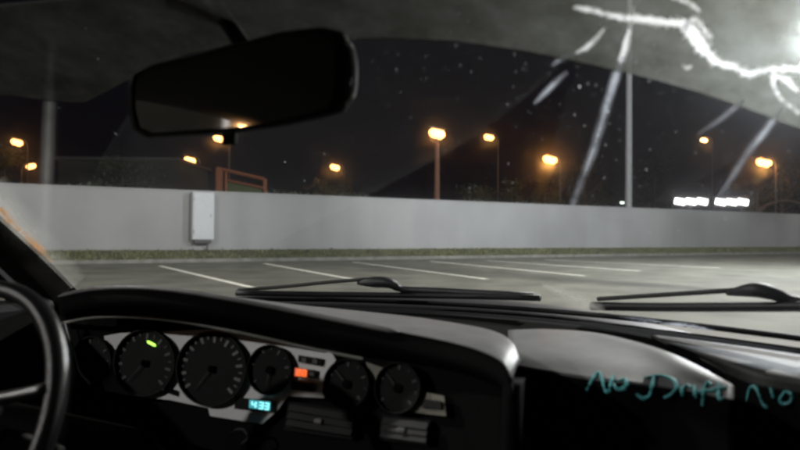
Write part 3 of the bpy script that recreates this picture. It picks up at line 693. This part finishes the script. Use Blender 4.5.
hrows = [dr(far), dr(midrow(.66, 2)), dr(midrow(.33, 3)), dr(midrow(.10, 1.6)), dr(lip)]
frows = [dr(lip), dr([(p[0], p[1] + 5, p[2] + .002) for p in lip]), dr(under), dr(under2)]
V, Fc = loft(frows, 5, 5, (0, .012, 0)); pd('hood_front', V, Fc, M['matte'], car, smooth=True)  # front of the lip coloured near black as shade below the lit top
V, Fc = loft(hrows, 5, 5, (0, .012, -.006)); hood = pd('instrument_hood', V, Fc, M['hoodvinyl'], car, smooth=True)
mb = MB(); mb.tube(spline(dr([(p[0], p[1] + .4, p[2]) for p in lip[:9]]), 5), [.0012] + [.0042] * 39 + [.0012], 10); mb.build('hood_edge', M['hoodvinyl'], car, smooth=True)
# black console side closing the hood end
side = [dr([(503, 384, .855), (514, 374, 1.00), (516, 362, 1.10)]), dr([(502, 398, .85), (514, 390, .99), (517, 385, 1.10)]), dr([(500, 460, .83), (518, 460, .99), (522, 460, 1.1)]), dr([(490, 560, .83), (516, 560, .99), (522, 560, 1.1)])]
V, Fc = loft(side, 3, 3, (.02, 0, 0)); pd('console_side', V, Fc, M['matte'], car, smooth=True)

# --- instrument panel
def vf(px):
    K = [(40, 1.06), (100, 1.035), (220, 1.01), (300, .985), (345, .97), (400, .945), (450, .915), (520, .88)]
    for (a, va), (b_, vb) in zip(K, K[1:]):
        if px <= b_: return va + (vb - va) * (px - a) / (b_ - a)
    return K[-1][1]
def fp(px, py, lift=0): return at(px, py, vf(px) - (py - 370) * .00045 - lift)
# black backing of the whole cluster and lower fascia
xs = [40, 80, 120, 160, 200, 240, 280, 320, 360, 400, 440, 480, 508]
V, Fc = loft([[fp(x, 306 if x < 200 else 306 + (x - 200) * .20, -.03) for x in xs], [fp(x, 350, -.016) for x in xs], [fp(x, 400, -.016) for x in xs], [fp(x, 450, -.016) for x in xs], [fp(x, 560, -.016) for x in xs]], 3, 3, (0, .01, 0))
pd('fascia', V, Fc, M['matte'], car, smooth=True)
def plate(name, pts, m, lift=.0, th=.004, parent=car, bevel=0, **k):
    ring = []
    for i, (a, b_) in enumerate(zip(pts, pts[1:] + pts[:1])):
        n = max(1, int(math.hypot(b_[0] - a[0], b_[1] - a[1]) / 6))
        for q in range(n): ring.append((a[0] + (b_[0] - a[0]) * q / n, a[1] + (b_[1] - a[1]) * q / n))
    me = bpy.data.meshes.new(name); bm = bmesh.new()
    f = [bm.verts.new(fp(x, y, lift)) for x, y in ring]; b2 = [bm.verts.new(fp(x, y, lift - th)) for x, y in ring]; n = len(ring)
    es = [bm.edges.new((f[i], f[(i + 1) % n])) for i in range(n)]
    bmesh.ops.triangle_fill(bm, edges=es, use_beauty=True)
    for i in range(n): bm.faces.new((f[i], f[(i + 1) % n], b2[(i + 1) % n], b2[i]))
    bmesh.ops.recalc_face_normals(bm, faces=bm.faces); bm.to_mesh(me); bm.free()
    return meshobj(name, me, m, parent, **k)
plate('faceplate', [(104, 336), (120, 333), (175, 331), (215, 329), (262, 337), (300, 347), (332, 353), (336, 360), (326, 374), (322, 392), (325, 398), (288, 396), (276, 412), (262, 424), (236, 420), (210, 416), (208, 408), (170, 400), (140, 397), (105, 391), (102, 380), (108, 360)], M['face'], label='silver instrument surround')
plate('faceplate', [(366, 362), (384, 368), (376, 382), (370, 378)], M['face_dim'], label='small dim wedge of the surround between two round gauges')
plate('faceplate', [(416, 382), (420, 380), (424, 392), (444, 396), (446, 416), (410, 412)], M['face_dim'], label='dim right end of the surround')
# grey lip line under the hood and silver left edge
def bar(name, pts, r, m, lift=0, **k):
    mb = MB(); P = [fp(x, y, lift) for x, y in pts]; mb.tube(spline(P, 4), r, 8); return mb.build(name, m, car, smooth=True, **k)
mb = MB(); mb.tube(spline(dr([(p[0], p[1] + 1, p[2] - .004) for p in under2[:9]]), 5), .0034, 8); mb.build('hood_lining', M['trim'], car, smooth=True)
bar('cluster_edge', [(65, 323), (70, 340), (76, 358), (80, 372), (90, 384)], .0026, M['satin'], .02)

def ell(cx, cy_, rx, ry, rot, n=40, k=1.0):
    out = []
    for i in range(n):
        q = 2 * math.pi * i / n; x = rx * k * math.cos(q); y = ry * k * math.sin(q)
        out.append((cx + x * math.cos(rot) - y * math.sin(rot), cy_ + x * math.sin(rot) + y * math.cos(rot)))
    return out
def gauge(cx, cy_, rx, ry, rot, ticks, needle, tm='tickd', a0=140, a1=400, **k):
    n = 40; rings = [(1.00, .003), (1.0, .012), (.95, .012), (.93, .003)]
    V = []; Fc = []
    for kk, lf in rings: V += [fp(x, y, lf) for x, y in ell(cx, cy_, rx, ry, rot, n, kk)]
    for r in range(3):
        for i in range(n): Fc.append((r * n + i, r * n + (i + 1) % n, (r + 1) * n + (i + 1) % n, (r + 1) * n + i))
    gz = pd('gauge', V, Fc, M['plastic'], car, smooth=True, **k)
    V = [fp(x, y, .0035) for x, y in ell(cx, cy_, rx, ry, rot, n, .955)]; pd('dial_face', V, [tuple(range(n))], M['dial'], gz)
    mb = MB()
    for i in range(ticks):
        q = math.radians(a0 + (a1 - a0) * i / (ticks - 1)); L0 = .78 if i % 2 else .70; L1 = .88
        def e(kq, dq): x = rx * kq * math.cos(q + dq); y = ry * kq * math.sin(q + dq); return fp(cx + x * math.cos(rot) - y * math.sin(rot), cy_ + x * math.sin(rot) + y * math.cos(rot), .0052)
        dq = .02 if i % 2 else .045
        ring = [e(L0, -dq), e(L1, -dq), e(L1, dq), e(L0, dq)]
        mb.slab(ring, Vector((0, .001, 0)))
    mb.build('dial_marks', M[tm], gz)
    q = math.radians(needle); mb = MB()
    def e2(kq, lf=.009): return fp(cx + rx * kq * math.cos(q), cy_ + ry * kq * math.sin(q), lf)
    mb.tube([e2(-.12), e2(.75)], [.0016, .0006], 6); mb.build('needle', M['tickd'], gz)
    mb = MB(); mb.tube([e2(0, .005), e2(0, .013)], [.007, .006], 14); mb.build('needle_cap', M['plastic'], gz)
    return gz
gauge(92, 360, 19, 24, -.1, 9, 150, label='leftmost small gauge, mostly hidden in shadow')
gz = gauge(144, 363, 31, 34, .12, 17, 135, label='round gauge with a green tell-tale lit near its top')
gauge(211, 369, 35.5, 38, .12, 21, 130, tm='tickw', label='largest round gauge with pale marks round its rim')
gauge(269, 370, 22.5, 25.5, .1, 11, 100, label='small round gauge right of the largest gauge')
gauge(346, 384, 23, 25, .1, 9, 230, label='round gauge on the centre console, left of a pair')
gauge(397, 388, 23, 26, .1, 9, 230, label='round gauge on the centre console, right of a pair')
# tell-tale arrow
pts = [(147, 340.5), (149.5, 341), (155.5, 344.2), (156, 346.5), (153, 346), (147.4, 343)]
plate('tell_tale', pts, M['greenled'], .008, .002)
mb = MB(); mb.tube([fp(165, 389, 0), fp(165, 390, .022)], [.006, .005], 14); mb.build('trip_knob', M['plastic'], car, smooth=True)

# 7-segment digits
SEG = {'0': 'abcdef', '1': 'bc', '2': 'abged', '3': 'abgcd', '4': 'fgbc', '5': 'afgcd', '6': 'afgedc', '7': 'abc', '8': 'abcdefg', '9': 'abcdfg'}
def digit(ch, o, dx, dy, w_, h_, th, m, parent, lift):
    # o: pixel of the digit's lower left on the panel, dx/dy its run direction
    def Q(a, b_): return fp(o[0] + dx * a * w_ + .12 * b_ * h_, o[1] + dy * a * w_ - b_ * h_, lift)
    pos = {'a': ((0, 1), (1, 1)), 'b': ((1, 1), (1, .5)), 'c': ((1, .5), (1, 0)), 'd': ((0, 0), (1, 0)), 'e': ((0, 0), (0, .5)), 'f': ((0, .5), (0, 1)), 'g': ((0, .5), (1, .5))}
    mb = MB()
    for s in SEG[ch]:
        (a, b_), (c, d) = pos[s]; mb.tube([Q(a, b_), Q(c, d)], th, 5)
    return mb.build('digit', m, parent)
dsp = plate('clock', [(236, 397), (276, 401.5), (274, 413), (234, 408.5)], M['dial'], .004, .004, label='dark clock window with lit cyan digits')
plate('clock_glow', [(249.5, 399.6), (270.5, 402), (270, 410.8), (249, 407.8)], M['cyan_dim'], .0052, .0008, parent=dsp)
x = 251.5
for ch in '4:33':
    if ch == ':':
        mb = MB(); mb.box(fp(x - .3, 402.5 + (x - 250) * .12, .0065), (.0015, .001, .0015)); mb.box(fp(x - .6, 405.5 + (x - 250) * .12, .0065), (.0015, .001, .0015)); mb.build('colon', M['cyan'], dsp); x += 1.8; continue
    digit(ch, (x, 407.3 + (x - 251.5) * .13), 1, .13, 3.6, 6, .0012, M['cyan'], dsp, .0068); x += 5.6
# centre switches
def button(pts, m='plastic', lift=.006, **k): return plate('switch', pts, M[m], lift, .005, **k)
button([(298.5, 355), (322, 358.5), (321, 366), (298, 362)], 'dial', label='upper dark double switch')
for cx in (304, 315):
    plate('switch_icon', [(cx - 2.4, 357.5 + (cx - 304) * .14), (cx + 2.2, 358 + (cx - 304) * .14), (cx + 2, 362.5 + (cx - 304) * .14), (cx - 2.6, 361.8 + (cx - 304) * .14)], M['tickd'], .0075, .001)
bt = button([(294, 367), (316.5, 370.5), (315.5, 378.5), (293, 376)], 'dial', label='switch with a glowing orange display')
plate('display_glow', [(295.2, 367.9), (307.2, 369.6), (306.8, 377.2), (294.6, 376)], M['orange_dim'], .0072, .0008, parent=bt)
for x in (297, 302.3): digit('0' if x > 300 else '2', (x, 375 + (x - 297) * .1), 1, .12, 3.2, 5.4, .0010, M['orange_led'], bt, .0086)
plate('switch_icon', [(309.5, 372), (314, 372.6), (313.5, 376.6), (309, 376)], M['tickd'], .0075, .001, parent=bt)
button([(291.5, 380.5), (314.5, 383), (314, 392), (290.5, 389.5)], 'plastic', label='blank dark slot under the orange display')
# right end small pocket
button([(424, 399), (441, 401), (441, 409), (422, 408)], 'plastic', label='dark blank on the dim right end of the surround')
# air vents with slats
def vent(c, cols, label):
    (x0, y0), (x1, y1), (x2, y2), (x3, y3) = c
    vt = plate('air_vent', [(x0, y0), (x1, y1), (x2, y2), (x3, y3)], M['dial'], -.004, .003, label=label)
    for f in cols:
        L0 = (x0 + (x3 - x0) * f, y0 + (y3 - y0) * f); L1 = (x1 + (x2 - x1) * f, y1 + (y2 - y1) * f)
        a = fp(L0[0] + 2, L0[1], .004); b_ = fp(L1[0] - 2, L1[1], .004)
        Yv = Vector((0, .7, .7)).normalized(); X = (b_ - a).normalized(); Z = X.cross(Yv).normalized()
        mb = MB(); mb.box((a + b_) / 2, ((b_ - a).length, .011, .0018), (X, Yv, Z)); mb.build('slat', M['greywiper'], vt)
    mid = ((x0 + x1) / 2, (y0 + y1) / 2 + 6), ((x3 + x2) / 2, (y3 + y2) / 2 - 6)
    mb = MB(); mb.box(fp(mid[0][0] - 4, (mid[0][1] + mid[1][1]) / 2, .008), (.014, .012, .007)); mb.build('vent_tab', M['trim'], vt, bevel=.002)
vent([(288, 401), (358, 412), (352, 440), (284, 430)], (.22, .48, .74), 'left centre air vent with grey slats')
vent([(382, 414), (430, 420), (428, 446), (378, 440)], (.25, .5, .75), 'right centre air vent lost in shadow')
# small things low on the column
bar('ignition_ring', [(230, 436), (236, 430), (244, 430), (248, 438), (242, 444)], .0022, M['greywiper'], .03)

# --- steering wheel (rim, hub, spokes)
C0 = Vector((-.90, .60, E - .258)); R0 = .188; tilt = math.radians(24)
ax = Vector((1, 0, 0)); ay = Vector((0, math.sin(tilt), math.cos(tilt))); an = ax.cross(ay)
def wpnt(a, r, d=0): return C0 + (ax * math.cos(a) + ay * math.sin(a)) * r + an * d
V = []; Fc = []; n = 72; mseg = 12
for i in range(n):
    a = 2 * math.pi * i / n; o_ = (ax * math.cos(a) + ay * math.sin(a))
    thk = .0140 + .001 * math.sin(a * 3)
    for j in range(mseg):
        q = 2 * math.pi * j / mseg; V.append(C0 + o_ * (R0 + thk * math.cos(q)) + an * thk * math.sin(q))
for i in range(n):
    for j in range(mseg): Fc.append((i * mseg + j, ((i + 1) % n) * mseg + j, ((i + 1) % n) * mseg + (j + 1) % mseg, i * mseg + (j + 1) % mseg))
sw = pd('steering_wheel', V, Fc, M['leather'], car, smooth=True)
mb = MB()
for i in range(150):
    a = 2 * math.pi * i / 150; mb.tube([wpnt(a, R0 - .0155, .003), wpnt(a + .012, R0 - .0165, -.004)], .0010, 5)
mb.build('stitching', M['tickd'], sw, kind='stuff')
V = [wpnt(a, r, d) for r, d in ((.0, .035), (.05, .034), (.07, .022), (.078, 0)) for a in [2 * math.pi * k / 24 for k in range(24)]]
Fc = [(r * 24 + i, r * 24 + (i + 1) % 24, (r + 1) * 24 + (i + 1) % 24, (r + 1) * 24 + i) for r in range(3) for i in range(24)]
pd('hub', V, Fc, M['leather'], sw, smooth=True)
for a in (math.radians(20), math.radians(160), math.radians(-60), math.radians(-120)):
    mb = MB(); mb.tube(spline([wpnt(a, .06, .012), wpnt(a, .10, .016), wpnt(a, .14, .008), wpnt(a, R0 - .006, 0)], 3), [.026, .024, .022, .021, .020, .019, .018, .018, .019, .021], 10, flat=.45)
    mb.build('spoke', M['satin'] if abs(a - math.radians(20)) < .01 and False else M['leather'], sw, smooth=True)
mb = MB(); mb.tube([C0 + an * -.02, C0 + an * -.10, C0 + an * -.35], [.04, .045, .05], 16); mb.build('steering_column', M['plastic'], car, smooth=True)
mb = MB(); mb.tube(spline([C0 + an * -.07, C0 + an * -.06 + Vector((.09, 0, .0)), C0 + an * -.05 + Vector((.17, -.01, -.01))], 3), [.008, .007, .007, .007, .007, .009, .010], 10); mb.build('column_stalk', M['plastic'], car, smooth=True)

# --- rear view mirror
def mp(px, py, v): return at(px, py, v)
mo = [(127, 88, .66), (130, 74, .66), (150, 64, .655), (190, 54, .645), (235, 42, .635), (280, 31, .63), (318, 27, .625), (335, 31, .62), (342, 45, .62), (344, 70, .62), (341, 98, .62), (334, 110, .62), (310, 117, .625), (270, 125, .63), (225, 131, .64), (180, 134, .65), (146, 136, .655), (135, 130, .66), (129, 112, .66)]
ring = [mp(*p) for p in mo]; cen = sum(ring, Vector()) / len(ring)
nf = Vector((0, -1, 0)); e1 = (mp(340, 70, .62) - mp(128, 100, .66)).normalized(); e2 = Vector((0, .035, 1)).normalized(); nrm = e1.cross(e2).normalized()
if nrm.y > 0: nrm = -nrm
ring = [p - nrm * (p - cen).dot(nrm) for p in ring]
V = []; N_ = len(ring)
layers = [(.955, .001), (1.0, .0), (1.03, -.006), (1.02, -.016), (.93, -.026), (.7, -.034), (.2, -.037)]
for kk, d in layers: V += [cen + (p - cen) * kk + nrm * d for p in ring]
Fc = [(r * N_ + i, r * N_ + (i + 1) % N_, (r + 1) * N_ + (i + 1) % N_, (r + 1) * N_ + i) for r in range(len(layers) - 1) for i in range(N_)] + [tuple((len(layers) - 1) * N_ + i for i in range(N_))]
mir = pd('rear_view_mirror', V, Fc, M['plastic'], car, smooth=True)
MT = Vector((0.0, 0, 0))
pd('mirror_glass', [cen + (p - cen) * .93 - nrm * .0015 for p in ring], [tuple(range(N_))], M['mirror'], mir)
mb = MB(); a = cen + (ring[4] - cen) * .75 - nrm * .03; b_ = mp(204, -12, .66) ; mb.tube([a, (a + b_) / 2, b_], [.011, .010, .012], 12); mb.build('mirror_stem', M['plastic'], mir, smooth=True)
mb = MB(); mb.box(mp(232, 139, .638) - nrm * -.004, (.018, .008, .016)); mb.build('dipping_tab', M['plastic'], mir, bevel=.003)
q = [mp(346, 42, .625), mp(352, 50, .628), mp(355, 72, .63), mp(352, 96, .63), mp(345, 104, .627)]
mb = MB(); mb.tube(spline(q, 4), [.003] * 17, 8); mb.build('mirror_rim', M['cabinet'], mir, smooth=True, label='pale edge at the right end of the mirror')  # white colour in place of light falling on this edge
mb = MB(); mb.box(mp(252, 33, .64) - nrm * .03, (.045, .012, .007), (e1, nrm, e2)); mb.build('bracket', M['cabinet'], mir, bevel=.002)

# --- wipers outside the glass
def wo(px, py, off): return wsp(px, py, off)
def wiper(blade, arm, piv, label, br=.011):
    mb = MB(); P = spline([wo(x, y, .018) for x, y in blade], 4); mb.tube(P, [br] * len(P), 8, flat=.8)
    wpr = mb.build('wiper', M['rubber'], car, smooth=True, label=label)
    mb = MB(); P = spline([wo(x, y, .035) for x, y in arm], 4); mb.tube(P, [.0045] * len(P), 8); mb.build('wiper_arm', M['greywiper'], wpr, smooth=True)
    mb = MB(); P = spline([wo(x, y, .03) for x, y, r in piv], 3); R = [q.x for q in spline([Vector((r, 0, 0)) for x, y, r in piv], 3)]
    mb.tube(P, R, 12, flat=.8); mb.build('wiper_pivot', M['rubber'], wpr, smooth=True)
wiper([(236, 293), (300, 294), (380, 295), (460, 296), (540, 298)], [(238, 290), (280, 287), (330, 282), (368, 279)], [(358, 283, .006), (372, 282, .016), (390, 283, .016), (402, 289, .010), (440, 291, .010), (534, 296, .010)], 'driver side wiper parked along the bottom of the windscreen', .009)
wiper([(592, 306), (650, 307), (720, 307), (840, 306)], [(598, 299), (660, 295), (736, 290)], [(728, 293, .006), (742, 291, .012), (758, 290, .016), (775, 294, .014), (792, 300, .010), (830, 305, .009)], 'passenger side wiper with its knuckle near the right edge', .011)

# --- handwriting on the passenger pad:  No Drift No
letters = {
 'N1': [[(587, 391), (594, 377), (600, 374), (605, 390)], [(605, 390), (608, 393)]],
 'N1b': [],
 'o1': [[(609, 392), (613, 376)], [(613, 384), (618, 389), (626, 389)], [(618, 381), (625, 380), (627, 385), (622, 388)]],
 'D': [[(650, 395), (654, 376)], [(636, 394), (643, 398), (650, 396)], [(645, 378), (660, 376), (673, 380), (677, 387), (672, 394), (664, 398)]],
 'r': [[(682, 388), (683, 396)], [(682, 390), (687, 386), (691, 388)]],
 'i': [[(694, 386), (696, 398)]],
 'f': [[(703, 406), (704, 390), (708, 383), (712, 385)], [(699, 392), (714, 391)]],
 't': [[(719, 383), (719, 398), (723, 399)], [(712, 390), (727, 388)]],
 'N2': [[(747, 403), (751, 388), (757, 389), (763, 404)], [(763, 404), (768, 408)]],
 'apostrophe': [[(771, 388), (774, 398)]],
 'o2': [[(781, 397), (786, 392), (792, 395), (791, 402), (784, 404), (780, 400), (782, 396)]]}
# rays against the pad meshes so that the strokes lie on them
from mathutils.bvhtree import BVHTree
bv = []
for o_ in [ob for ob in COL.objects if ob.name.startswith(('passenger_pad', 'pad_face', 'side_pad', 'dashboard'))]:
    bv.append(BVHTree.FromPolygons([v.co for v in o_.data.vertices], [p.vertices for p in o_.data.polygons]))
def hit(px, py):
    o_ = Vector((0, 0, E)); d = w2c(ray(px, py)).normalized(); best = None
    for b2 in bv:
        r = b2.ray_cast(o_, d)
        if r[0] is not None and (best is None or r[3] < best[1]): best = (r[0], r[3], r[1])
    if best is None: return None
    nn = best[2]; nn = nn if nn.dot(d) < 0 else -nn
    return best[0] + nn * .0006
for key, strokes in letters.items():
    if not strokes: continue
    mb = MB()
    for s_ in strokes:
        P = [Vector((x, y, 0)) for x, y in s_]
        Q = spline(P, 5) if len(P) > 2 else [P[0].lerp(P[1], k / 6) for k in range(7)]
        H3 = [hit(q.x, q.y) for q in Q]; H3 = [h for h in H3 if h is not None]
        if len(H3) > 1:
            R = [.0022 * (.75 + .45 * math.sin(math.pi * (k + .5) / len(H3))) for k in range(len(H3))]
            mb.tube(H3, R, 6, flat=1)
    if mb.V: mb.build('letter', M['teal'], dash if key in ('N2', 'o2', 'apostrophe') else pad)
print('triangles', sum(len(o_.data.polygons) for o_ in COL.objects if o_.type == 'MESH'))
